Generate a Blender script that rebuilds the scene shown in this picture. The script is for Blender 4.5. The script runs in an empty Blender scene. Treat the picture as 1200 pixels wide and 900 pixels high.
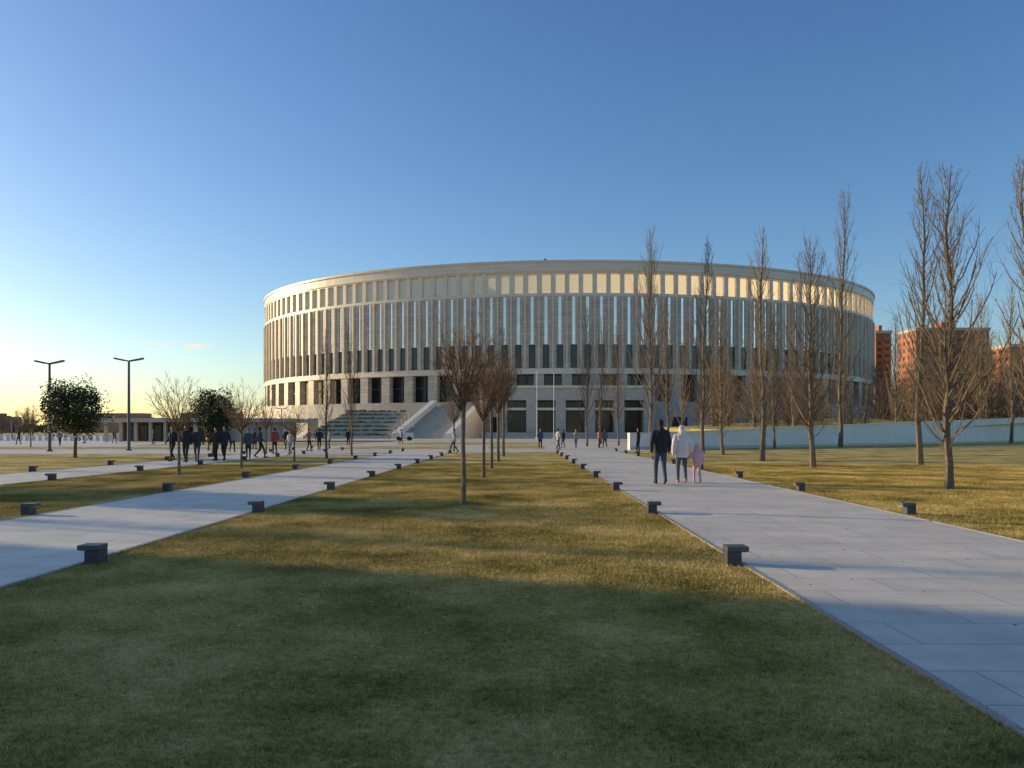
import bpy, math, random
import numpy as np
from mathutils import Vector, Matrix
random.seed(7); np.random.seed(7)
S=bpy.context.scene
COL=S.collection
H0=1.5
TH=0.01333
def G(u,v,dd=None):
    """surveyed ground position from the calibrated eye height (1.5 m)"""
    d=1350.0/(v-505.0) if dd is None else dd
    x=(u-600)/900*d
    return (x-TH*d, d+TH*x)

# ------------------------------------------------------------ materials
def newmat(name):
    m=bpy.data.materials.new(name); m.use_nodes=True
    nt=m.node_tree; b=nt.nodes['Principled BSDF']
    return m,nt,b
def N(nt,t,**k):
    n=nt.nodes.new(t)
    for a,v in k.items(): setattr(n,a,v)
    return n
def mat(name,c,rough=0.8,var=0.25,scale=4.0,bump=0.0,metal=0.0,c2=None,spec=None,detail=5):
    m,nt,b=newmat(name)
    b.inputs['Roughness'].default_value=rough
    b.inputs['Metallic'].default_value=metal
    if spec is not None: b.inputs['Specular IOR Level'].default_value=spec
    g=N(nt,'ShaderNodeNewGeometry')
    no=N(nt,'ShaderNodeTexNoise'); no.inputs['Scale'].default_value=scale; no.inputs['Detail'].default_value=detail
    nt.links.new(g.outputs['Position'],no.inputs['Vector'])
    r=N(nt,'ShaderNodeValToRGB')
    r.color_ramp.elements[0].position=0.3; r.color_ramp.elements[1].position=0.7
    if c2 is None:
        c2=[min(1,x*(1+var)) for x in c]; c=[x*(1-var) for x in c]
    r.color_ramp.elements[0].color=(*c,1); r.color_ramp.elements[1].color=(*c2,1)
    nt.links.new(no.outputs['Fac'],r.inputs['Fac']); nt.links.new(r.outputs['Color'],b.inputs['Base Color'])
    if bump:
        bp=N(nt,'ShaderNodeBump'); bp.inputs['Strength'].default_value=bump; bp.inputs['Distance'].default_value=0.02
        nt.links.new(no.outputs['Fac'],bp.inputs['Height']); nt.links.new(bp.outputs['Normal'],b.inputs['Normal'])
    return m

def grassmat(name,blade=False):
    m,nt,b=newmat(name); b.inputs['Roughness'].default_value=0.9
    b.inputs['Specular IOR Level'].default_value=0.15
    g=N(nt,'ShaderNodeNewGeometry')
    n1=N(nt,'ShaderNodeTexNoise'); n1.inputs['Scale'].default_value=0.5; n1.inputs['Detail'].default_value=7; n1.inputs['Roughness'].default_value=0.7
    n2=N(nt,'ShaderNodeTexNoise'); n2.inputs['Scale'].default_value=14 if not blade else 45; n2.inputs['Detail'].default_value=8; n2.inputs['Roughness'].default_value=0.8
    nt.links.new(g.outputs['Position'],n1.inputs['Vector']); nt.links.new(g.outputs['Position'],n2.inputs['Vector'])
    a=N(nt,'ShaderNodeMath',operation='MULTIPLY_ADD'); a.inputs[1].default_value=0.5
    nt.links.new(n1.outputs['Fac'],a.inputs[0])
    a2=N(nt,'ShaderNodeMath',operation='MULTIPLY'); a2.inputs[1].default_value=0.5
    nt.links.new(n2.outputs['Fac'],a2.inputs[0]); nt.links.new(a2.outputs[0],a.inputs[2])
    r=N(nt,'ShaderNodeValToRGB'); e=r.color_ramp.elements
    e[0].position=0.41; e[0].color=(0.14,0.125,0.028,1)
    e[1].position=0.60; e[1].color=(0.86,0.63,0.28,1)
    k=e.new(0.49); k.color=(0.45,0.335,0.09,1)
    nt.links.new(a.outputs[0],r.inputs['Fac']); nt.links.new(r.outputs['Color'],b.inputs['Base Color'])
    if not blade:
        bp=N(nt,'ShaderNodeBump'); bp.inputs['Strength'].default_value=0.8; bp.inputs['Distance'].default_value=0.05
        nt.links.new(n2.outputs['Fac'],bp.inputs['Height']); nt.links.new(bp.outputs['Normal'],b.inputs['Normal'])
    return m
M_ground=grassmat('lawn'); M_blade=grassmat('grass_blade',True)

def pavemat(name,w,h,c1,c2,mort,ms=0.008):
    m,nt,b=newmat(name); b.inputs['Roughness'].default_value=0.55
    g=N(nt,'ShaderNodeNewGeometry')
    br=N(nt,'ShaderNodeTexBrick'); br.offset=0.5
    br.inputs['Scale'].default_value=1.0; br.inputs['Brick Width'].default_value=w; br.inputs['Row Height'].default_value=h
    br.inputs['Mortar Size'].default_value=ms; br.inputs['Mortar Smooth'].default_value=0.2; br.inputs['Bias'].default_value=0
    br.inputs['Color1'].default_value=(*c1,1); br.inputs['Color2'].default_value=(*c2,1); br.inputs['Mortar'].default_value=(*mort,1)
    nt.links.new(g.outputs['Position'],br.inputs['Vector'])
    no=N(nt,'ShaderNodeTexNoise'); no.inputs['Scale'].default_value=1.3; no.inputs['Detail'].default_value=9; no.inputs['Roughness'].default_value=0.7
    nt.links.new(g.outputs['Position'],no.inputs['Vector'])
    mr=N(nt,'ShaderNodeMapRange'); mr.inputs[1].default_value=0.3; mr.inputs[2].default_value=0.7; mr.inputs[3].default_value=0.78; mr.inputs[4].default_value=1.12
    nt.links.new(no.outputs['Fac'],mr.inputs[0])
    mx=N(nt,'ShaderNodeVectorMath',operation='SCALE')
    nt.links.new(br.outputs['Color'],mx.inputs[0]); nt.links.new(mr.outputs[0],mx.inputs['Scale'])
    nt.links.new(mx.outputs[0],b.inputs['Base Color'])
    bp=N(nt,'ShaderNodeBump'); bp.inputs['Strength'].default_value=0.2; bp.inputs['Distance'].default_value=0.003; bp.invert=True
    nt.links.new(br.outputs['Fac'],bp.inputs['Height']); nt.links.new(bp.outputs['Normal'],b.inputs['Normal'])
    return m
M_path=pavemat('granite_paving',1.4,0.6,(0.75,0.66,0.54),(0.66,0.58,0.48),(0.40,0.345,0.28),0.008)
M_plaza=pavemat('plaza_paving',2.4,1.2,(0.70,0.61,0.51),(0.62,0.545,0.46),(0.38,0.33,0.28),0.02)

def stonemat(name,c,inc=(1.6,1.6,0.9),amp=0.10,line=0.05,rough=.42):
    m,nt,b=newmat(name); b.inputs['Roughness'].default_value=rough
    g=N(nt,'ShaderNodeNewGeometry')
    sn=N(nt,'ShaderNodeVectorMath',operation='SNAP'); sn.inputs[1].default_value=inc
    nt.links.new(g.outputs['Position'],sn.inputs[0])
    wn=N(nt,'ShaderNodeTexWhiteNoise'); nt.links.new(sn.outputs[0],wn.inputs['Vector'])
    no=N(nt,'ShaderNodeTexNoise'); no.inputs['Scale'].default_value=0.6; no.inputs['Detail'].default_value=7
    nt.links.new(g.outputs['Position'],no.inputs['Vector'])
    ad=N(nt,'ShaderNodeMath',operation='ADD'); nt.links.new(wn.outputs['Value'],ad.inputs[0]); nt.links.new(no.outputs['Fac'],ad.inputs[1])
    mr=N(nt,'ShaderNodeMapRange'); mr.inputs[1].default_value=0.3; mr.inputs[2].default_value=1.6; mr.inputs[3].default_value=1-amp; mr.inputs[4].default_value=1+amp
    nt.links.new(ad.outputs[0],mr.inputs[0])
    sx=N(nt,'ShaderNodeSeparateXYZ'); nt.links.new(g.outputs['Position'],sx.inputs[0])
    fr=N(nt,'ShaderNodeMath',operation='DIVIDE'); fr.inputs[1].default_value=inc[2]; nt.links.new(sx.outputs['Z'],fr.inputs[0])
    f2=N(nt,'ShaderNodeMath',operation='FRACT'); nt.links.new(fr.outputs[0],f2.inputs[0])
    lt=N(nt,'ShaderNodeMath',operation='LESS_THAN'); lt.inputs[1].default_value=line; nt.links.new(f2.outputs[0],lt.inputs[0])
    ml=N(nt,'ShaderNodeMath',operation='MULTIPLY_ADD'); ml.inputs[1].default_value=-0.35; ml.inputs[2].default_value=1.0; nt.links.new(lt.outputs[0],ml.inputs[0])
    mm=N(nt,'ShaderNodeMath',operation='MULTIPLY'); nt.links.new(mr.outputs[0],mm.inputs[0]); nt.links.new(ml.outputs[0],mm.inputs[1])
    sc=N(nt,'ShaderNodeVectorMath',operation='SCALE'); sc.inputs[0].default_value=c; nt.links.new(mm.outputs[0],sc.inputs['Scale'])
    nt.links.new(sc.outputs[0],b.inputs['Base Color'])
    return m
M_stone=stonemat('travertine',(0.52,0.44,0.345),amp=0.18,line=0.09)
M_fascia=stonemat('travertine_cornice',(0.74,0.63,0.49),inc=(3.2,3.2,1.3),amp=0.06,line=0.03)
M_podium=stonemat('podium_stone',(0.50,0.44,0.37),inc=(1.2,1.2,0.6),amp=0.1,line=0.06)
M_white=mat('white_render',(0.78,0.73,0.66),0.7,0.06,1.0)
M_glassU=mat('slot_glazing',(0.90,0.88,0.85),0.25,0.08,0.3,metal=0.9)
M_glassD=mat('dark_glazing',(0.035,0.04,0.045),0.12,0.3,0.4,spec=0.6)
M_dark=mat('dark_recess',(0.05,0.05,0.05),0.8,0.2)
M_brick=mat('red_brick',(0.38,0.14,0.065),0.85,0.15,0.2)
M_brick2=mat('pale_brick',(0.42,0.22,0.13),0.85,0.12,0.2)
M_barkP=mat('poplar_bark',(0.175,0.125,0.085),0.9,0.3,6)
M_barkB=mat('tree_bark',(0.17,0.10,0.06),0.9,0.3,8)
M_trunk=mat('trunk_bark',(0.16,0.125,0.09),0.9,0.35,12,bump=0.6)
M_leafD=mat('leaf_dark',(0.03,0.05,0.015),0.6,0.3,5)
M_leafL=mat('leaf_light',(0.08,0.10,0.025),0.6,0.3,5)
M_hedge=mat('hedge_green',(0.11,0.115,0.04),0.8,0.4,2,bump=1)
M_metal=mat('lamp_metal',(0.10,0.10,0.11),0.5,0.1,5,metal=0.3)
M_rubber=mat('tyre_rubber',(0.03,0.03,0.03),0.8,0.1,5)
M_granD=mat('bollard_granite',(0.065,0.065,0.07),0.6,0.4,60)
M_granT=mat('bollard_top',(0.10,0.095,0.09),0.5,0.3,60)
M_edge=mat('edging_granite',(0.38,0.34,0.29),0.6,0.2,30)
M_lens=mat('bollard_lens',(0.6,0.6,0.58),0.3,0.05,5)
# translucent panels of the upper gallery
M_pane=bpy.data.materials.new('gallery_panel'); M_pane.use_nodes=True
nt=M_pane.node_tree; nt.nodes.clear()
out=N(nt,'ShaderNodeOutputMaterial')
df=N(nt,'ShaderNodeBsdfDiffuse'); df.inputs[0].default_value=(.97,.82,.56,1)
tl=N(nt,'ShaderNodeBsdfTranslucent'); tl.inputs[0].default_value=(1.0,.84,.56,1)
m1=N(nt,'ShaderNodeMixShader'); m1.inputs[0].default_value=.64
nt.links.new(df.outputs[0],m1.inputs[1]); nt.links.new(tl.outputs[0],m1.inputs[2])
tr=N(nt,'ShaderNodeBsdfTransparent'); tr.inputs[0].default_value=(.95,.96,.97,1)
m2=N(nt,'ShaderNodeMixShader'); m2.inputs[0].default_value=.94
nt.links.new(tr.outputs[0],m2.inputs[1]); nt.links.new(m1.outputs[0],m2.inputs[2])
nt.links.new(m2.outputs[0],out.inputs[0])

# ------------------------------------------------------------ mesh helpers
class MB:
    def __init__(s): s.v=[];s.f=[];s.m=[]
    def quad(s,p,m=0):
        i=len(s.v); s.v+=[tuple(q) for q in p]; s.f.append(tuple(range(i,i+len(p)))); s.m.append(m)
    def hexa(s,c,m=0):
        i=len(s.v); s.v+=[tuple(q) for q in c]
        for f in ((0,3,2,1),(4,5,6,7),(0,1,5,4),(1,2,6,5),(2,3,7,6),(3,0,4,7)):
            s.f.append(tuple(i+k for k in f)); s.m.append(m)
    def box(s,x0,x1,y0,y1,z0,z1,m=0,X=None):
        c=[(x0,y0,z0),(x1,y0,z0),(x1,y1,z0),(x0,y1,z0),(x0,y0,z1),(x1,y0,z1),(x1,y1,z1),(x0,y1,z1)]
        if X is not None: c=[tuple(X@Vector(q)) for q in c]
        s.hexa(c,m)
    def tube(s,pts,rad,n=5,m=0,cap=False):
        base=len(s.v); prev=None
        K=len(pts)
        for k in range(K):
            p=Vector(pts[k])
            t=(Vector(pts[min(k+1,K-1)])-Vector(pts[max(k-1,0)])).normalized()
            a=t.orthogonal().normalized() if prev is None else (prev-t*prev.dot(t)).normalized()
            prev=a; b=t.cross(a)
            for j in range(n):
                an=2*math.pi*j/n
                s.v.append(tuple(p+(a*math.cos(an)+b*math.sin(an))*rad[k]))
        for k in range(K-1):
            for j in range(n):
                s.f.append((base+k*n+j,base+k*n+(j+1)%n,base+(k+1)*n+(j+1)%n,base+(k+1)*n+j)); s.m.append(m)
        if cap:
            s.f.append(tuple(base+j for j in range(n))[::-1]); s.m.append(m)
            s.f.append(tuple(base+(K-1)*n+j for j in range(n))); s.m.append(m)
    def mesh(s,name,mats,smooth=False):
        me=bpy.data.meshes.new(name); me.from_pydata(s.v,[],s.f)
        for mm in mats: me.materials.append(mm)
        me.polygons.foreach_set('material_index',s.m)
        if smooth: me.polygons.foreach_set('use_smooth',[True]*len(s.f))
        me.update(); return me
def obj(name,me,loc=(0,0,0),rz=0,sc=1,parent=None):
    o=bpy.data.objects.new(name,me); COL.objects.link(o)
    o.location=loc; o.rotation_euler=(0,0,rz)
    o.scale=(sc,sc,sc) if not isinstance(sc,tuple) else sc
    if parent: o.parent=parent
    return o
def empty(name,loc=(0,0,0)):
    o=bpy.data.objects.new(name,None); COL.objects.link(o); o.location=loc; o.empty_display_size=0.1; return o
def sheet(name,poly,z,m):
    b=MB(); b.quad([(x,y,z) for x,y in poly]); return obj(name,b.mesh(name,[m]))

# ------------------------------------------------------------ ground, paths, plaza
sheet('ground',[(-3000,-800),(3000,-800),(3000,4000),(-3000,4000)],0,M_ground)
PY=56
sheet('plaza',[(-400,PY+60),(400,PY+60),(400,240),(-400,240)],0.004,M_plaza)
b=MB()
b.quad([(-400,46,0.004),(-16,50,0.004),(-16,PY+60,0.004),(-400,PY+60,0.004)])
b.quad([(-16,50,0.004),(7.5,PY,0.004),(9,PY+60,0.004),(-16,PY+60,0.004)])
b.quad([(7.5,PY,0.004),(12,61,0.004),(30,76,0.004),(9,PY+60,0.004)])
obj('plaza_forecourt',b.mesh('p',[M_plaza]))
def strip(name,x0,x1,y0,y1): return sheet(name,[(x0,y0),(x1,y0),(x1,y1),(x0,y1)],0.012,M_path)
strip('path',2.5,6.74,-10,PY+2); strip('path',-8.6,-5.0,-10,PY); strip('path',-17.8,-14.4,-10,PY-3)
strip('path',-14.4,-8.6,46.5,49.5)
for (x0,x1,y0,y1) in [(-60,-20,62,72),(-40,-19,78,95),(-16,-6,64,74),(-3,2,66,78),(-14,2,84,100),(-34,-18,104,122)]:
    sheet('lawn',[(x0,y0),(x1,y0),(x1,y1),(x0,y1)],0.02,M_ground)

b=MB()
for x in (2.5,6.74,-8.6,-5.0,-17.8,-14.4):
    sgn=-1 if x in(2.5,-8.6,-17.8) else 1
    x0,x1=sorted((x,x+sgn*0.05)); b.box(x0,x1,-10,PY-8 if x<-5 else PY,0,0.018)
obj('path_edging',b.mesh('edge',[M_edge]))

# ------------------------------------------------------------ grass blades
gp=empty('grass')
T=1.25
tiles=[]
for k in range(5):
    rng=np.random.RandomState(k+3); b=MB()
    for i in range(4500):
        x,y=rng.rand(2)*T-T/2
        h=0.012+0.034*rng.rand()**1.6; a=rng.rand()*6.283; w=0.0022+0.002*rng.rand()
        lx,ly=(rng.rand(2)-0.5)*0.06
        ca,sa=math.cos(a)*w,math.sin(a)*w
        b.v+=[(x-ca,y-sa,0),(x+ca,y+sa,0),(x+lx,y+ly,h)]; n=len(b.v); b.f.append((n-3,n-2,n-1)); b.m.append(0)
    tiles.append(b.mesh('grass_tile',[M_blade]))
def fill(x0,x1,y0,y1):
    nx=max(1,round((x1-x0)/T)); sx=(x1-x0)/nx/T
    y=y0
    while y<y1:
        for i in range(nx):
            xc=x0+(i+0.5)*(x1-x0)/nx
            if abs(xc+0.0)>0.72*(y+2)+1.5: continue
            obj('tile',random.choice(tiles),(xc,y+T/2,0),random.choice((0,math.pi)),(sx,1,1),gp)
        y+=T
fill(-5,2.5,2.2,34); fill(-14.4,-8.65,9,34); fill(6.8,20.5,8,34)
b=MB()
for i in range(300):
    y=3.2+abs(random.gauss(0,7)); x=random.uniform(-4.9,2.4) if random.random()<.85 else random.uniform(2.6,6.5)
    s=random.uniform(.012,.03); a=random.random()*6.28; z=0.03 if x<2.5 else 0.02
    p=[(x+math.cos(a+q)*s*r,y+math.sin(a+q)*s*r,z+random.uniform(0,.015)) for q,r in((0,1.2),(1.5,.6),(3.1,1),(4.6,.6))]
    b.quad(p)
obj('fallen_leaves',b.mesh('lv',[mat('dead_leaf',(0.22,0.13,0.05),.8,.4,30)]))

# ------------------------------------------------------------ stadium
A,B_,CX,CY=93.7,72.0,13.4,248.0
tt=np.linspace(0,2*np.pi,8001); ex=A*np.cos(tt); ey=B_*np.sin(tt)
cl=np.concatenate([[0],np.cumsum(np.hypot(np.diff(ex),np.diff(ey)))]); PER=cl[-1]
def EP(s,d,z):
    t=np.interp(s%PER,cl,tt); x,y=A*math.cos(t),B_*math.sin(t)
    nx,ny=x/A**2,y/B_**2; l=math.hypot(nx,ny)
    return (CX+x-nx/l*d, CY+y-ny/l*d, z)
def rbox(b,s0,s1,z0,z1,d0,d1,m=0):
    b.hexa([EP(s0,d0,z0),EP(s1,d0,z0),EP(s1,d1,z0),EP(s0,d1,z0),EP(s0,d0,z1),EP(s1,d0,z1),EP(s1,d1,z1),EP(s0,d1,z1)],m)
NB=164; W=PER/NB
stad=empty('stadium',(0,0,0))
wall=MB(); fas=MB(); gl=MB(); pod=MB(); pane=MB()
for i in range(NB):
    s=i*W; e=s+W
    rbox(fas,s,e,38.2,40.1,-0.15,1.5); rbox(fas,s,e,40.1,40.6,-0.45,1.9)
    rbox(fas,s,e,37.9,38.2,0.1,1.4)
    pw=0.5
    rbox(fas,s,s+pw,33.1,37.9,0,0.85); rbox(fas,e-pw,e,33.1,37.9,0,0.85)
    pane.quad([EP(s+pw,.8,33.1),EP(e-pw,.8,33.1),EP(e-pw,.8,37.9),EP(s+pw,.8,37.9)])
    rbox(fas,s,e,32.4,33.1,-0.12,1.7)
    g=0.36
    rbox(wall,s,s+W/2-g,21.5,32.4,0,0.7); rbox(wall,s+W/2+g,e,21.5,32.4,0,0.7)
    g=0.80
    rbox(wall,s,s+W/2-g,15.9,21.5,0,0.7); rbox(wall,s+W/2+g,e,15.9,21.5,0,0.7)
    rbox(gl,s,e,21.4,32.4,0.25,0.35,0); rbox(gl,s,e,15.9,21.4,0.52,0.62,1)
    rbox(fas,s-0.15,s+0.15,15.9,32.4,-0.45,-0.005)
    rbox(fas,s,e,14.6,15.9,-0.2,3.0)
    rbox(gl,s,e,7.0,14.6,2.9,3.0,1)
    if i%2==0:
        rbox(wall,s-1.15,s+1.15,7.0,14.6,0,1.6)
        rbox(gl,s-0.3+W,s+0.3+W,7.0,14.6,2.6,2.89,2)
    rbox(gl,s,e,11.6,11.9,2.7,2.89,2)
    rbox(pod,s,e,0,7.0,-6,3.1)
    rbox(pod,s,e,7.0,8.0,-5.95,-5.7)
    rbox(wall,s,e,15.9,32.4,1.2,1.5)
for nm,bb,ms in (('facade_walls',wall,[M_stone]),('cornices',fas,[M_fascia]),('glazing',gl,[M_glassU,M_glassD,M_metal]),('podium',pod,[M_podium]),('gallery_panes',pane,[M_pane])):
    obj(nm,bb.mesh(nm,ms),parent=stad)
st=MB()
for i in range(NB):
    s=i*W;e=s+W
    st.quad([EP(s,1.6,32.3),EP(e,1.6,32.3),EP(e,38,3),EP(s,38,3)])
obj('stands',st.mesh('stands',[M_podium]),parent=stad)
b=MB(); b.quad([EP(i*W,38,3.0) for i in range(NB)]); obj('pitch',b.mesh('pitch',[M_ground]),parent=stad)
b=MB()
b.box(5,5.6,176.8,177.3,40.6,41.1); b.tube([(5.3,177,41.1),(5.3,177,41.7)],[.05,.03],6)
obj('roof_equipment',b.mesh('re',[M_metal]),parent=stad)
b=MB()
R=Matrix.Translation((-19.5,150,0))@Matrix.Rotation(math.radians(-14),4,'Z')
ns=40
for i in range(ns):
    b.box(-5,5,i*0.52,24,i*0.175,(i+1)*0.175,0,R)
def wedge(b,x0,x1,y0,y1,z0a,z1a,zb,m,X):
    c=[(x0,y0,zb),(x1,y0,zb),(x1,y1,zb),(x0,y1,zb),(x0,y0,z0a),(x1,y0,z0a),(x1,y1,z1a),(x0,y1,z1a)]
    b.hexa([tuple(X@Vector(q)) for q in c],m)
for x0,x1 in((-6.2,-5),(5,6.2)):
    wedge(b,x0,x1,-1,21,1.0,8.3,0,1,R)
obj('grand_stair',b.mesh('gs',[M_podium,M_white]),parent=stad)
b=MB()
x0,x1,y0=-5,26.0,152
b.box(x0,x1,y0,176,7.6,10.0,0)
b.box(x0-0.4,x1+0.4,y0-0.4,176,10.0,10.5,1)
b.box(x0,x1,y0+4,y0+4.2,0,7.6,2)
n=5
for i in range(n+1):
    xx=x0+i*(x1-x0-2.0)/n
    b.box(xx,xx+2.0,y0+0.05,y0+4.0,0,7.6,0)
b.box(x0,x1,y0+0.3,y0+1,5.6,6.1,1)
b.box(x0+0.1,x0+1.6,y0+4.2,175.5,0,7.6,0)
b.box(x1-1.6,x1-.1,y0+4.2,175.5,0,7.6,0)
for i in range(8): b.box(x0-3,x1+3,y0-4+i*.4,y0-.1,i*.15,(i+1)*.15,0)
obj('entrance_pavilion',b.mesh('ep',[M_podium,M_fascia,M_glassD]),parent=stad)
b=MB()
for i in range(NB):
    s=i*W
    if i%3==0: rbox(b,s,s+3.4,0.0,4.6,-6.06,-5.9)
obj('podium_doors',b.mesh('pd',[M_dark]),parent=stad)
tg=empty('terrace_planting')
random.seed(44)
for k in range(7):
    b=MB(); b.box(-43+k*0.7,-27+k*.3,150+k*3,153+k*3,0,0.6+.85*k,0)
    x=-42.7+k*.7
    while x<-28.0+k*.3:
        wd=random.uniform(.5,1.3); h=random.uniform(.22,.5)
        for q in range(6):
            cx=x+random.uniform(0,wd); cy=150.9+k*3+random.uniform(0,1.6); z=.6+.85*k
            r=random.uniform(.25,.5)
            b.tube([(cx,cy,z),(cx+.05,cy,z+h*.6),(cx,cy+.05,z+h)],[r,r*.85,r*.25],6,1,True)
        x+=wd+(0.8 if random.random()<.3 else 0)
    obj('terrace_%d'%k,b.mesh('t',[M_podium,M_hedge]),parent=tg)
for x,y,h in((2.8,146,13),(6,146,12.5),(-6,150,11)):
    b=MB(); b.tube([(0,0,0),(0,0,h)],[.09,.05],8,cap=True); b.tube([(0,0,0),(0,0,.3)],[.25,.2],8,cap=True); obj('flagpole',b.mesh('fp',[M_white]),(x,y,0))
# small white vending cart near the stair
b=MB()
b.box(-1.3,1.3,-.6,.6,.45,1.15,0); b.box(-1.35,1.35,-.65,.65,1.15,1.22,0)
b.box(-1.5,1.5,-.8,.8,2.15,2.27,0)
for sx in(-1.25,1.25):
    for sy in(-.55,.55): b.tube([(sx,sy,1.22),(sx,sy,2.15)],[.03,.03],6,1)
for sx in(-.8,.8):
    for sy in(-.62,.52): b.tube([(sx,sy,.33),(sx,sy+.1,.33)],[.33,.33],16,2,True)
b.tube([(-1.3,-.4,.9),(-1.75,-.4,1.05),(-1.75,.4,1.05),(-1.3,.4,.9)],[.025]*4,6,1)
xk,yk=G(474,516.5); obj('vending_cart',b.mesh('cart',[M_white,M_metal,M_rubber]),(xk,yk,.025))

# ------------------------------------------------------------ white ramp wall
b=MB()
pts=[(*G(738,527),1.25),(*G(800,526.5),1.35),(*G(960,523.5),1.9),(*G(1200,518),3.2),(115,133,4.2)]
for k in range(len(pts)-1):
    (xa,ya,ha),(xb,yb,hb)=pts[k],pts[k+1]
    d=Vector((xb-xa,yb-ya,0)).normalized(); n=Vector((-d.y,d.x,0))*0.4
    def P(x,y,z,f,e=0): return (x+n.x*f,y+n.y*f,z)
    b.hexa([P(xa,ya,0,0),P(xb,yb,0,0),P(xb,yb,0,1),P(xa,ya,0,1),P(xa,ya,ha,0),P(xb,yb,hb,0),P(xb,yb,hb,1),P(xa,ya,ha,1)],0)
    b.hexa([P(xa,ya,ha,-.15),P(xb,yb,hb,-.15),P(xb,yb,hb,1.15),P(xa,ya,ha,1.15),P(xa,ya,ha+.1,-.15),P(xb,yb,hb+.1,-.15),P(xb,yb,hb+.1,1.15),P(xa,ya,ha+.1,1.15)],1)
    b.hexa([P(xa,ya,0,-.08),P(xb,yb,0,-.08),P(xb,yb,0,0),P(xa,ya,0,0),P(xa,ya,.25,-.08),P(xb,yb,.25,-.08),P(xb,yb,.25,0),P(xa,ya,.25,0)],2)
obj('ramp_wall',b.mesh('rw',[M_white,M_fascia,M_podium]))
b=MB()
b.quad([(30.5,76.3,1.2),(69.5,105,2.6),(115,134,3.6),(150,190,5),(60,150,4),(20,110,2.0)]); 
b.quad([(30.5,76.3,1.2),(20,110,2.0),(18,110,0),(27,76.5,0)])
obj('embankment',b.mesh('emb',[M_ground]))

# ------------------------------------------------------------ apartment blocks
def block(name,x0,x1,y0,dep,h,nf,nw,mm):
    e=empty(name,(x0,y0,0)); w=x1-x0
    b=MB(); b.box(0,w,0,dep,0,h); b.box(-.4,w+.4,-.4,dep+.4,h,h+1.2,1); b.box(w*.4,w*.6,3,8,h+1.2,h+4,0)
    obj('walls',b.mesh('w',[mm,M_podium]),parent=e)
    b=MB(); fh=h/nf; ww=w/nw
    for i in range(nf):
        for j in range(nw):
            xa=(j+.28)*ww; b.box(xa,xa+ww*.44,-.05,.1,i*fh+1,i*fh+fh*.8,0)
            if j%3==1: b.box(xa-ww*.2,xa+ww*.64,-1.2,-.06,i*fh+.1,i*fh+1.1,1)
        for j in range(int(dep/4)):
            b.box(-.05,.1,j*4+1.2,j*4+3,i*fh+1,i*fh+fh*.8,0)
    obj('windows_balconies',b.mesh('wb',[M_glassD,M_brick2]),parent=e)
block('apartment_building',163,193,320,16,43,14,9,M_brick)
block('apartment_building',189,224,300,16,34,11,10,M_brick)
block('apartment_building',161,168,352,14,46,15,2,M_brick)
block('apartment_building',232,271,330,16,40,13,11,M_brick2)

# ------------------------------------------------------------ left pavilion & far horizon things
x0,y0=G(122,517.5); x1,_=G(335,517.5)
pv=empty('park_pavilion',(x0,y0,0)); w=x1-x0
b=MB(); b.box(-1,w+1,-1.5,12,2.75,3.25); b.box(0,w,5,5.3,0,2.75,1); b.box(w*.62,w,0.5,5,0,2.74,0)
for i in range(13):
    xx=i*(w-.4)/12; b.box(xx,xx+.4,0,.4,0,2.75,0)
for i in range(12): 
    xx=i*(w-.4)/12; b.box(xx+.6,xx+1.6,4.9,4.99,0.1,2.3,2)
obj('structure',b.mesh('pv',[M_podium,M_dark,M_glassD]),parent=pv)
b=MB()
for i in range(60):
    x=-95+i*1.0; b.box(x,x+.5,118,118.3,0,.9)
obj('low_wall',b.mesh('lw',[M_white]))

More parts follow.
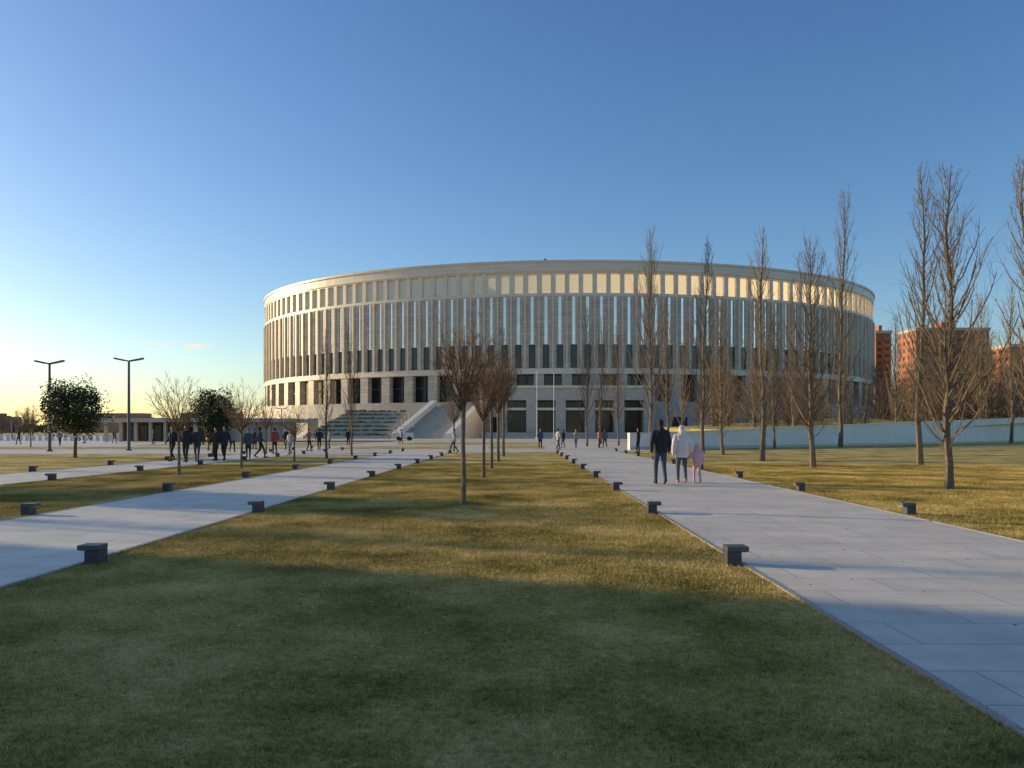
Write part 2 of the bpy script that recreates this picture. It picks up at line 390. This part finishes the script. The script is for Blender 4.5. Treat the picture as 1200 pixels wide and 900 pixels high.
# ------------------------------------------------------------ trees
def rnd(a,b_): return random.uniform(a,b_)
def perp(d,az):
    a=d.orthogonal().normalized(); c=d.cross(a); return a*math.cos(az)+c*math.sin(az)
def poplar(H,seed,width=0.13,nb=95,tw=9):
    random.seed(seed); b=MB()
    tp=[]; ox=oy=0
    K=12
    for k in range(K+1):
        tp.append(Vector((ox,oy,H*k/K))); ox+=rnd(-.008,.008)*H; oy+=rnd(-.008,.008)*H
    r0=H*.0095+.01
    b.tube(tp,[r0*(1.25 if k==0 else 1)*(1-k/K)**.85+.006 for k in range(K+1)],7,1)
    for i in range(nb):
        t=.10+.87*((i+.5)/nb)**.95; f=t*K; k=int(f); p=tp[k].lerp(tp[min(k+1,K)],f-k)
        az=i*2.4+rnd(-.4,.4); 
        prof=min(1,(t-.04)/.16)*(1-t)**.55*rnd(.55,1.35)
        L=H*width*2.1*prof+.12
        lat=math.radians(rnd(26,50)*(1-.35*t))
        out=Vector((math.cos(az),math.sin(az),0))
        pts=[p]; a=lat; nseg=5
        r=max(.006,min(.4*r0*(1-t)+.004,L*.012)); q=p.copy()
        for sgm in range(nseg):
            q=q+(out*math.sin(a)+Vector((0,0,math.cos(a))))*(L/nseg)+Vector((rnd(-1,1),rnd(-1,1),rnd(-.5,.5)))*L*.025
            pts.append(q.copy()); a*=.80
        b.tube(pts,[r*(1-.14*j)+.001 for j in range(nseg+1)],4,0)
        for j in range(tw):
            u=rnd(.15,.98)*nseg; kk=min(int(u),nseg-1); s0=pts[kk].lerp(pts[kk+1],u-kk)
            d=(pts[kk+1]-pts[kk]).normalized()
            d2=(d+perp(d,rnd(0,6.28))*rnd(.35,.8)+Vector((0,0,.15))).normalized()
            l=L*rnd(.14,.38); m1=s0+d2*l*.5; m2=m1+(d2+Vector((0,0,.3))).normalized()*l*.5
            b.tube([s0,m1,m2],[.0060,.0045,.0022],3,0)
            if rnd(0,1)<.7:
                d3=(d2+perp(d2,rnd(0,6.28))*.7).normalized(); b.tube([m1,m1+d3*l*.45],[.0045,.0022],3,0)
    return b.mesh('poplar',[M_barkP,M_trunk])
def lolly(H,seed,frac=.5,wid=.2,dense=20,spread=45):
    random.seed(seed); b=MB()
    h0=H*frac
    tp=[Vector((0,0,0)),Vector((.01,.0,h0*.3)),Vector((-.01,.01,h0*.7)),Vector((0,0,h0)),Vector((0.02,0,h0*1.25))]
    b.tube(tp,[.06,.048,.042,.05,.02],8,1)
    for i in range(dense):
        az=i*2.4+rnd(-.3,.3); ang=math.radians(spread)*math.sqrt((i+.5)/dense)*rnd(.8,1.15)
        out=Vector((math.cos(az),math.sin(az),0)); d=(out*math.sin(ang)+Vector((0,0,math.cos(ang))))
        L=(H-h0)*rnd(.75,1.08)*(1 if ang<.5 else .85)
        q=Vector((0,0,h0*rnd(.94,1.12))); pts=[q.copy()]
        for s_ in range(4):
            q=q+d*L/4+Vector((rnd(-1,1),rnd(-1,1),rnd(-1,1)))*L*.035; d=(d+Vector((0,0,.12))+out*.02).normalized(); pts.append(q.copy())
        b.tube(pts,[.017,.013,.010,.007,.003],4,0)
        for j in range(11):
            u=rnd(.4,3.95); kk=int(u); s0=pts[kk].lerp(pts[kk+1],u-kk); dd=(pts[kk+1]-pts[kk]).normalized()
            d2=(dd+perp(dd,rnd(0,6.28))*rnd(.3,.8)).normalized(); l=L*rnd(.15,.35)
            m1=s0+d2*l*.5; m2=m1+(d2+Vector((rnd(-.3,.3),rnd(-.3,.3),.2))).normalized()*l*.5
            b.tube([s0,m1,m2],[.006,.0045,.0022],3,0)
            for q_ in range(2):
                d3=(d2+perp(d2,rnd(0,6.28))*.8).normalized(); b.tube([m1,m1+d3*l*.5],[.004,.002],3,0)
    return b.mesh('lolly',[M_barkB,M_trunk])
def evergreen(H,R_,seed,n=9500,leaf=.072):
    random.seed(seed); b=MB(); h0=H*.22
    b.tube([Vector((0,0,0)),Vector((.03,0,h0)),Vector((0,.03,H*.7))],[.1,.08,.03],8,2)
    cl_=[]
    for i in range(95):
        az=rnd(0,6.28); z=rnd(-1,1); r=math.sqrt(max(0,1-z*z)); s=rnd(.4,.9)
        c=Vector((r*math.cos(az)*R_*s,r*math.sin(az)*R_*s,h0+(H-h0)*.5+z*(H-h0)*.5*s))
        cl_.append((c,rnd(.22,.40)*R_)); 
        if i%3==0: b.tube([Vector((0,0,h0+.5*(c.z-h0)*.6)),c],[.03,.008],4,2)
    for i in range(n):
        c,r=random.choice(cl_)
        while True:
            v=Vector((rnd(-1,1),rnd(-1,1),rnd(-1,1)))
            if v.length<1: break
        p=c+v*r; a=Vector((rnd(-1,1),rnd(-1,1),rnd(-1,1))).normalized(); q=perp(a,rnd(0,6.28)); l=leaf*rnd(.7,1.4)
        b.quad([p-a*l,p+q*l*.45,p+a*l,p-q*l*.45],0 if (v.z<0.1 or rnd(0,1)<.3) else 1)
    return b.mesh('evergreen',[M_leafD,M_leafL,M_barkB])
POP=[poplar(10,s,w,nb,8) for s,w,nb in((11,.14,92),(12,.12,84),(13,.10,86),(14,.145,96))]
def putpop(u,v,top,k,wf=1.0,dd=None,nm='poplar_tree'):
    x,y=G(u,v,dd); d=1350./(v-505) if dd is None else dd
    hh=(505-top)/900*d+1.5; s=hh/10
    random.seed(int(u*7+v)); return obj(nm,POP[k],(x,y,0),rnd(0,6.28),(s*wf,s*wf,s))
for a in [(1112,573,203,0,1.15),(1215,566,185,1,1.1),(1078,545,196,2,.9),(953,548,285,3,1.1),(985,524,222,1,.75),(893,540,268,2,1.0),
          (847,533,350,3,1.0),(823,531,285,1,.9),(762,526,272,0,.75),(725,522,385,3,.8),(688,523,362,0,.75),(704,520,372,2,.9),
          (783,522,350,2,1.0),(908,526,370,3,.9),(800,521,372,1,.9),(383,537,388,2,.9),(412,534,383,1,.8),(590,533,388,0,.7),(1050,520,372,0,.8),(1150,519,350,3,.9),(1185,519,330,2,.9),(930,522,350,1,.9)]:
    putpop(*a)
random.seed(5)
b=lolly(3.5,21,.53,dense=26,spread=33); b2_=lolly(3.4,22,.42,dense=24,spread=54); b3=lolly(3.4,23,.45,dense=21,spread=38)
for u,v,me,s in((543,592,b,1.02),(567,560,b3,1.15),(576,549,b,1.3),(584,541,b3,1.5),(590,535,b,1.6),(210,557,b2_,1.0),(283,549,b2_,1.02),(345,541,b2_,.85),(36,524,b2_,1.2),(312,532,b3,1.0),(532,529,b3,1.3)):
    x,y=G(u,v); obj('bare_tree',me,(x,y,0),u*.37,s)
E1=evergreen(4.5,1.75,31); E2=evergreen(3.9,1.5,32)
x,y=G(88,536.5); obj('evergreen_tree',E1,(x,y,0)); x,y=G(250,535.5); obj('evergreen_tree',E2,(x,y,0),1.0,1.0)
# invented trees and building, added off-frame to cast shadows on lawn and paths
obj('evergreen_tree',E1,(-21.5,21.6,0),1,1.22)
for x,y,s in((-27,19.0,.8),(-24,30.5,.75),(-30,39,.85),(-36,47,.9)):
    obj('poplar_tree',POP[0],(x,y,0),x,s)
block('shadow_caster_building',-68,-52,-40,65.6,19,6,8,M_brick2)  # unseen block, put here only to shade the foreground
dw=empty('distant_trees')
random.seed(9)
def woods(u0,u1,d0,d1,h0,h1,n):
    for i in range(n):
        d=rnd(d0,d1); u=rnd(u0,u1); x,y=G(u,0,d)
        h=rnd(h0,h1)/10; obj('wood_tree',random.choice(POP),(x,y,0),rnd(0,6.28),(h*rnd(1.6,2.4),h*rnd(1.6,2.4),h),dw)
woods(1030,1300,120,260,11,18,70)
woods(820,1040,105,150,8,13,26)
woods(-60,110,300,500,7,12,45)
b=MB()
random.seed(3)
for i in range(9000):
    u=rnd(-500,330) ; d=rnd(600,900); x,y=G(u,0,d); z=rnd(0,1)**.8*rnd(4,9); s=rnd(.5,1.4)
    a=rnd(0,6.28); b.quad([(x-s,y,z-s),(x+s,y+.3,z-s*.6),(x+s*.5,y,z+s),(x-s*.6,y-.2,z+s*.8)])
obj('distant_tree_belt',b.mesh('db',[mat('belt',(0.09,0.075,0.05),.9,.3,.05)]))
b=MB()
for i in range(26):
    x,y=G(rnd(-100,330),0,rnd(560,760)); h=rnd(8,17); w=rnd(15,45); b.box(x,x+w,y,y+15,0,h)
obj('distant_buildings',b.mesh('dbb',[M_brick2]))

# ------------------------------------------------------------ street lamps
def lamp(u,v,top):
    x,y=G(u,v); d=1350./(v-505); h=(505-top)/900*d+1.5
    e=MB()
    e.tube([(0,0,0),(0,0,h-.25)],[.12,.085],10,0,True); e.tube([(0,0,0),(0,0,.12)],[.22,.22],10,0,True)
    for sg in(-1,1):
        X=Matrix.Translation((sg*.06,0,h-.25))@Matrix.Rotation(-sg*math.radians(12),4,'Y')
        if sg>0: e.box(0,1.05,-.13,.13,0,.10,0,X); e.box(.3,1.0,-.1,.1,-.03,-.002,1,X)
        else: e.box(-1.05,0,-.13,.13,0,.10,0,X); e.box(-1.0,-.3,-.1,.1,-.03,-.002,1,X)
    obj('street_lamp',e.mesh('lamp',[M_metal,M_lens]),(x,y,0),rnd(-.2,.2))
lamp(58,529,423); lamp(151,528,420)
for u,v,t in((14,515,490),(38,515,493),(104,514,484),(330,515,478),(633,513,470)):
    lamp(u,v,t)

# ------------------------------------------------------------ bollard lights
bo=MB()
bo.box(-.085,.075,-.10,.10,0,.155,0); bo.box(-.085,.155,-.105,.105,.158,.215,1); bo.box(.078,.14,-.08,.08,.148,.1575,2)
bme=bo.mesh('bollard',[M_granD,M_granT,M_lens])
def bollard(x,y,flip): 
    o=obj('bollard_light',bme,(x,y,0.0),math.pi if flip else 0)
    md=o.modifiers.new('b','BEVEL'); md.width=.005; md.segments=2
for i in range(9):
    y=8.65+i*5.35
    bollard(2.36,y,False); bollard(6.92,y+5.2,True); bollard(-4.84,y,True); bollard(-8.78,y+4.9,False)
    bollard(-14.2,y+9,True); bollard(-18.0,y+14,False)

# ------------------------------------------------------------ people
SK=mat('skin',(0.45,0.28,0.20),.6,.05)
cloth={}
def cm(c,sc=25):
    k=tuple(c)
    if k not in cloth: cloth[k]=mat('cloth',c,.85,.18,sc,bump=.3)
    return cloth[k]
def person(x,y,Ht,rz,jacket,trous,shoes=(.04,.035,.03),hair=(.04,.025,.015),pose=0,puffy=0.0,vox=.028,hood=False,armL=None,armR=None,fingers=False,longj=.80):
    random.seed(int(x*31+y*17))
    sw=[.20,.12,.28,0.05][pose%4]
    J=[]
    def c(a,b_,ra,rb,l): J.append((np.array(a,float),np.array(b_,float),ra,rb,l))
    p=puffy
    for sx in(-.055,.055):
        c((sx,0,.93),(sx,0,1.12),.115+p,.105+p,1); c((sx,0,1.12),(sx*1.25,0,1.34),.105+p,.115+p,1)
        c((sx*1.1,0,longj+.06),(sx,0,.95),.105+p,.11+p,1)
    c((-.15,0,1.42),(.15,0,1.42),.062+p*.5,.062+p*.5,1); c((0,0,1.42),(0,.01,1.5),.075+p*.5,.055,1)
    c((0,.01,1.46),(0,.02,1.60),.052,.055,0)
    c((0,.03,1.645),(0,.015,1.668),.070,.086,0); c((0,.045,1.60),(0,.05,1.63),.045,.055,0)
    c((0,.105,1.64),(0,.118,1.625),.012,.014,0)
    for s in(-1,1): c((s*.078,.01,1.63),(s*.080,.005,1.655),.013,.015,0)
    c((0,-.005,1.66),(0,.0,1.70),.093,.084,3); c((0,-.03,1.60),(0,-.02,1.66),.070,.085,3)
    if hood: c((0,-.055,1.50),(0,-.075,1.54),.085,.075,1); c((-.07,-.02,1.49),(.07,-.02,1.49),.06,.06,1)
    if hood==2: c((0,-.01,1.60),(0,-.005,1.68),.105,.10,1)
    hands=[]
    for s,ph in((-1,1),(1,-1)):
        hip=(s*.09,0,.90)
        if ph>0: kn=(s*.095,.05+sw*.55,.50); an=(s*.09,sw*.95,.09); hl=(s*.09,sw*.95-.05,.045); to=(s*.10,sw*.95+.17,.045)
        else: kn=(s*.095,-sw*.15+.03,.49); an=(s*.09,-sw*1.05,.11+sw*.22); hl=(s*.09,-sw*1.05-.04,.07+sw*.25); to=(s*.10,-sw*1.05+.16,.04)
        c(hip,kn,.095,.062,2); c(kn,an,.064,.046,2); c(hl,to,.042,.036,4); c(an,hl,.044,.042,4)
        arm=armL if s<0 else armR
        sh=(s*.185,0,1.40)
        if arm: el,wr,hd=arm
        else: el=(s*.255,-.04-ph*sw*.25,1.13); wr=(s*.265,.04-ph*sw*.75,.90); hd=(s*.262,.06-ph*sw*.85,.84)
        c(sh,el,.062+p*.6,.050+p*.7,1); c(el,wr,.050+p*.7,.036+p*.5,1); c(wr,hd,.026,.034,0)
        hands.append((s,Vector(wr),Vector(hd)))
    b=MB()
    for a,e,ra,rb,l in J:
        A_=Vector(a);E=Vector(e);t=(E-A_).normalized() if (E-A_).length>1e-5 else Vector((0,0,1))
        pts=[];rad=[]
        for q in(80,55,30): pts.append(A_-t*ra*math.sin(math.radians(q))); rad.append(ra*math.cos(math.radians(q)))
        pts.append(A_);rad.append(ra);pts.append(E);rad.append(rb)
        for q in(30,55,80): pts.append(E+t*rb*math.sin(math.radians(q))); rad.append(rb*math.cos(math.radians(q)))
        b.tube(pts,rad,12,0,True)
    me=b.mesh('tmp',[]); o=bpy.data.objects.new('tmp',me); COL.objects.link(o)
    r=o.modifiers.new('r','REMESH'); r.mode='VOXEL'; r.voxel_size=vox
    sm=o.modifiers.new('s','SMOOTH'); sm.iterations=3 if vox<.02 else 1; sm.factor=.5
    dg=bpy.context.evaluated_depsgraph_get(); nm=bpy.data.meshes.new_from_object(o.evaluated_get(dg))
    bpy.data.objects.remove(o)
    n=len(nm.polygons); ctr=np.empty(n*3); nm.polygons.foreach_get('center',ctr); ctr=ctr.reshape(-1,3)
    best=np.full(n,1e9); lab=np.zeros(n,int)
    for a,e,ra,rb,l in J:
        ab=e-a; L2=max(1e-9,ab@ab); t=np.clip(((ctr-a)@ab)/L2,0,1)
        dd=np.linalg.norm(ctr-(a+t[:,None]*ab),axis=1)-(ra+(rb-ra)*t)
        if l==3: dd=dd-.004
        k=dd<best; best[k]=dd[k]; lab[k]=l
    fr=(lab==3)&(ctr[:,1]>.055)&(ctr[:,2]<1.70); lab[fr]=0
    lg=(lab==1)&(ctr[:,2]<longj)&(np.abs(ctr[:,0])<.2); lab[lg]=2
    nm.materials.clear()
    for q in(SK,cm(jacket),cm(trous),cm(hair),cm(shoes)): nm.materials.append(q)
    nm.polygons.foreach_set('material_index',lab.astype(np.int32)); nm.polygons.foreach_set('use_smooth',[True]*n)
    s=Ht/1.765
    e=obj('person',nm,(x,y,.012),rz,s)
    if fingers:
        f=MB()
        for sd,wr,hd in hands:
            d=(hd-wr).normalized(); side=Vector((0,1,0)); side=(side-d*side.dot(d)).normalized(); inn=Vector((-sd,0,0))
            for k,(of,ln) in enumerate(((-.028,.055),(-.010,.068),(.009,.072),(.027,.062))):
                p0=hd+side*of+d*.012; p1=p0+d*ln*.5+inn*.006; p2=p1+d*ln*.35+inn*.022; p3=p2+d*ln*.15+inn*.016
                f.tube([p0,p1,p2,p3],[.0095,.009,.008,.006],8,0,True)
            p0=hd-d*.03+side*.026; p1=p0+side*.025+d*.025+inn*.01; p2=p1+d*.03+inn*.012
            f.tube([p0,p1,p2],[.011,.0095,.007],8,0,True)
        for sx in(-.03,.03):
            f.tube([(sx-.012,.108,1.665),(sx+.012,.108,1.665)],[.006,.006],6,1,True)
        f.tube([(-.022,.106,1.60),(.022,.106,1.60)],[.005,.005],6,2,True)
        obj('hands_face',f.mesh('hf',[SK,cm((.03,.02,.02)),cm((.35,.12,.1))],True),parent=e)
    return e
DK=(.022,.022,.026); JN=(.05,.075,.13); JL=(.09,.13,.22)
x,y=G(774,568); person(x,y,1.80,.03,DK,JN,(.02,.02,.02),(.02,.015,.012),0,.022,.014,True,fingers=True,longj=.84)
xw,yw=G(799,566.5)
person(xw,yw,1.66,.02,(.74,.69,.64),(.07,.10,.18),(.35,.16,.15),(.25,.17,.10),1,.040,.014,2,fingers=True,longj=.78,
       armR=((.27,-.03,1.14),(.33,.03,.90),(.345,.05,.84)))
xc,yc=G(817,566.5)
person(xc,yc,1.12,-.05,(.70,.38,.43),(.62,.36,.40),(.35,.2,.2),(.5,.3,.35),2,.05,.018,2,fingers=True,longj=.82,
       armL=((-.27,0,1.22),(-.36,.02,1.12),(-.40,.02,1.15)))
ppl=[(202,541,1.7,DK,DK),(218,542,1.78,DK,(.03,.03,.04)),(231,541,1.7,(.04,.04,.05),JN),(253,540,1.68,DK,DK),(263,540,1.74,(.03,.03,.05),DK),
 (291,538,1.62,(.10,.09,.09),(.03,.03,.05)),(305,537,1.72,(.05,.06,.10),DK),(322,532,1.7,(.35,.05,.05),DK),(340,533,1.5,(.4,.38,.36),JL),(362,529,1.7,(.4,.08,.07),DK),
 (374,528,1.7,DK,DK),(386,526,1.65,(.3,.28,.25),JN),(272,530,1.7,(.2,.2,.22),DK),(244,528,1.7,(.4,.1,.1),DK),(532,531,1.65,(.35,.33,.32),JN),(633,526,1.7,(.06,.07,.12),DK),
 (654,527,1.7,(.4,.38,.36),DK),(660,525,1.6,DK,JN),(675,525,1.65,(.3,.25,.2),JL),(702,525,1.7,(.45,.1,.08),DK),(709,525,1.68,(.1,.1,.12),DK),
 (180,521,1.7,DK,DK),(134,520,1.7,(.3,.1,.1),DK),(70,522,1.7,(.2,.2,.25),DK),(22,521,1.7,DK,DK),(408,523,1.7,DK,DK),(470,520,1.7,(.3,.3,.3),DK),(748,531,1.7,DK,DK),(335,527,1.7,DK,DK),(298,527,1.7,DK,DK)]
for i,(u,v,h,j,t) in enumerate(ppl):
    x,y=G(u,v); person(x,y,h,(i*1.9)%6.28 if i>5 else 2.8+.3*(i%3),j,t,pose=i%4,puffy=.015*(i%3),vox=.03)

# ------------------------------------------------------------ sun + sky
AZ=71; EL=12.5
sd=Vector((-math.sin(math.radians(AZ))*math.cos(math.radians(EL)),math.cos(math.radians(AZ))*math.cos(math.radians(EL)),math.sin(math.radians(EL))))
L=bpy.data.lights.new('sun','SUN'); L.energy=5.0; L.angle=math.radians(.5); L.color=(1.0,.79,.44)
lo=bpy.data.objects.new('sun',L); COL.objects.link(lo); lo.rotation_euler=(-sd).to_track_quat('-Z','Y').to_euler(); lo.location=(-50,20,40)
w=bpy.data.worlds.new('World'); S.world=w; w.use_nodes=True; nt=w.node_tree
bg=nt.nodes['Background']; bg.inputs['Strength'].default_value=0.15
sky=nt.nodes.new('ShaderNodeTexSky'); sky.sky_type='NISHITA'; sky.sun_disc=False
sky.sun_elevation=math.radians(EL); sky.sun_rotation=math.radians(-AZ); sky.altitude=30; sky.air_density=1.0; sky.dust_density=0.8; sky.ozone_density=2.6
tc=N(nt,'ShaderNodeTexCoord')
hs=N(nt,'ShaderNodeHueSaturation'); hs.inputs['Hue'].default_value=.507; hs.inputs['Saturation'].default_value=1.18; hs.inputs['Value'].default_value=1.22
nt.links.new(sky.outputs['Color'],hs.inputs['Color'])
last=hs.outputs['Color']
def cloud(u,v,wu,hv,amt,last):
    c=Vector(((u-612)/900,1,(505-v)/900)); c.normalize()
    s=N(nt,'ShaderNodeVectorMath',operation='SUBTRACT'); s.inputs[1].default_value=c; nt.links.new(tc.outputs['Generated'],s.inputs[0])
    m=N(nt,'ShaderNodeVectorMath',operation='MULTIPLY'); m.inputs[1].default_value=(900/wu,0 if abs(c.x)<.2 else 2,900/hv); nt.links.new(s.outputs[0],m.inputs[0])
    l=N(nt,'ShaderNodeVectorMath',operation='LENGTH'); nt.links.new(m.outputs[0],l.inputs[0])
    no=N(nt,'ShaderNodeTexNoise'); no.inputs['Scale'].default_value=2.2; no.inputs['Detail'].default_value=7; nt.links.new(m.outputs[0],no.inputs['Vector'])
    su=N(nt,'ShaderNodeMath',operation='SUBTRACT'); su.inputs[0].default_value=1.3; nt.links.new(l.outputs['Value'],su.inputs[1])
    mu=N(nt,'ShaderNodeMath',operation='MULTIPLY_ADD',use_clamp=False); mu.inputs[1].default_value=2.2; mu.inputs[2].default_value=-1.5; nt.links.new(no.outputs['Fac'],mu.inputs[0])
    ad=N(nt,'ShaderNodeMath',operation='ADD',use_clamp=True); nt.links.new(su.outputs[0],ad.inputs[0]); nt.links.new(mu.outputs[0],ad.inputs[1])
    am=N(nt,'ShaderNodeMath',operation='MULTIPLY'); am.inputs[1].default_value=amt; nt.links.new(ad.outputs[0],am.inputs[0])
    mx=N(nt,'ShaderNodeMixRGB'); mx.inputs['Color2'].default_value=(6.6,6.0,5.2,1)
    nt.links.new(am.outputs[0],mx.inputs['Fac']); nt.links.new(last,mx.inputs['Color1']); return mx.outputs['Color']
last=cloud(226,405,20,5,1.0,last); last=cloud(182,403,13,3.5,.8,last)
nt.links.new(last,bg.inputs['Color'])

# ------------------------------------------------------------ camera
cam=bpy.data.cameras.new('cam'); co=bpy.data.objects.new('camera',cam); COL.objects.link(co); S.camera=co
co.location=(0,0,H0); co.rotation_euler=(math.radians(90),0,TH)
cam.lens=27; cam.sensor_width=36; cam.shift_y=55/1200; cam.clip_end=6000; cam.clip_start=.05
S.view_settings.view_transform='Standard'; S.view_settings.look='None'; S.view_settings.exposure=0
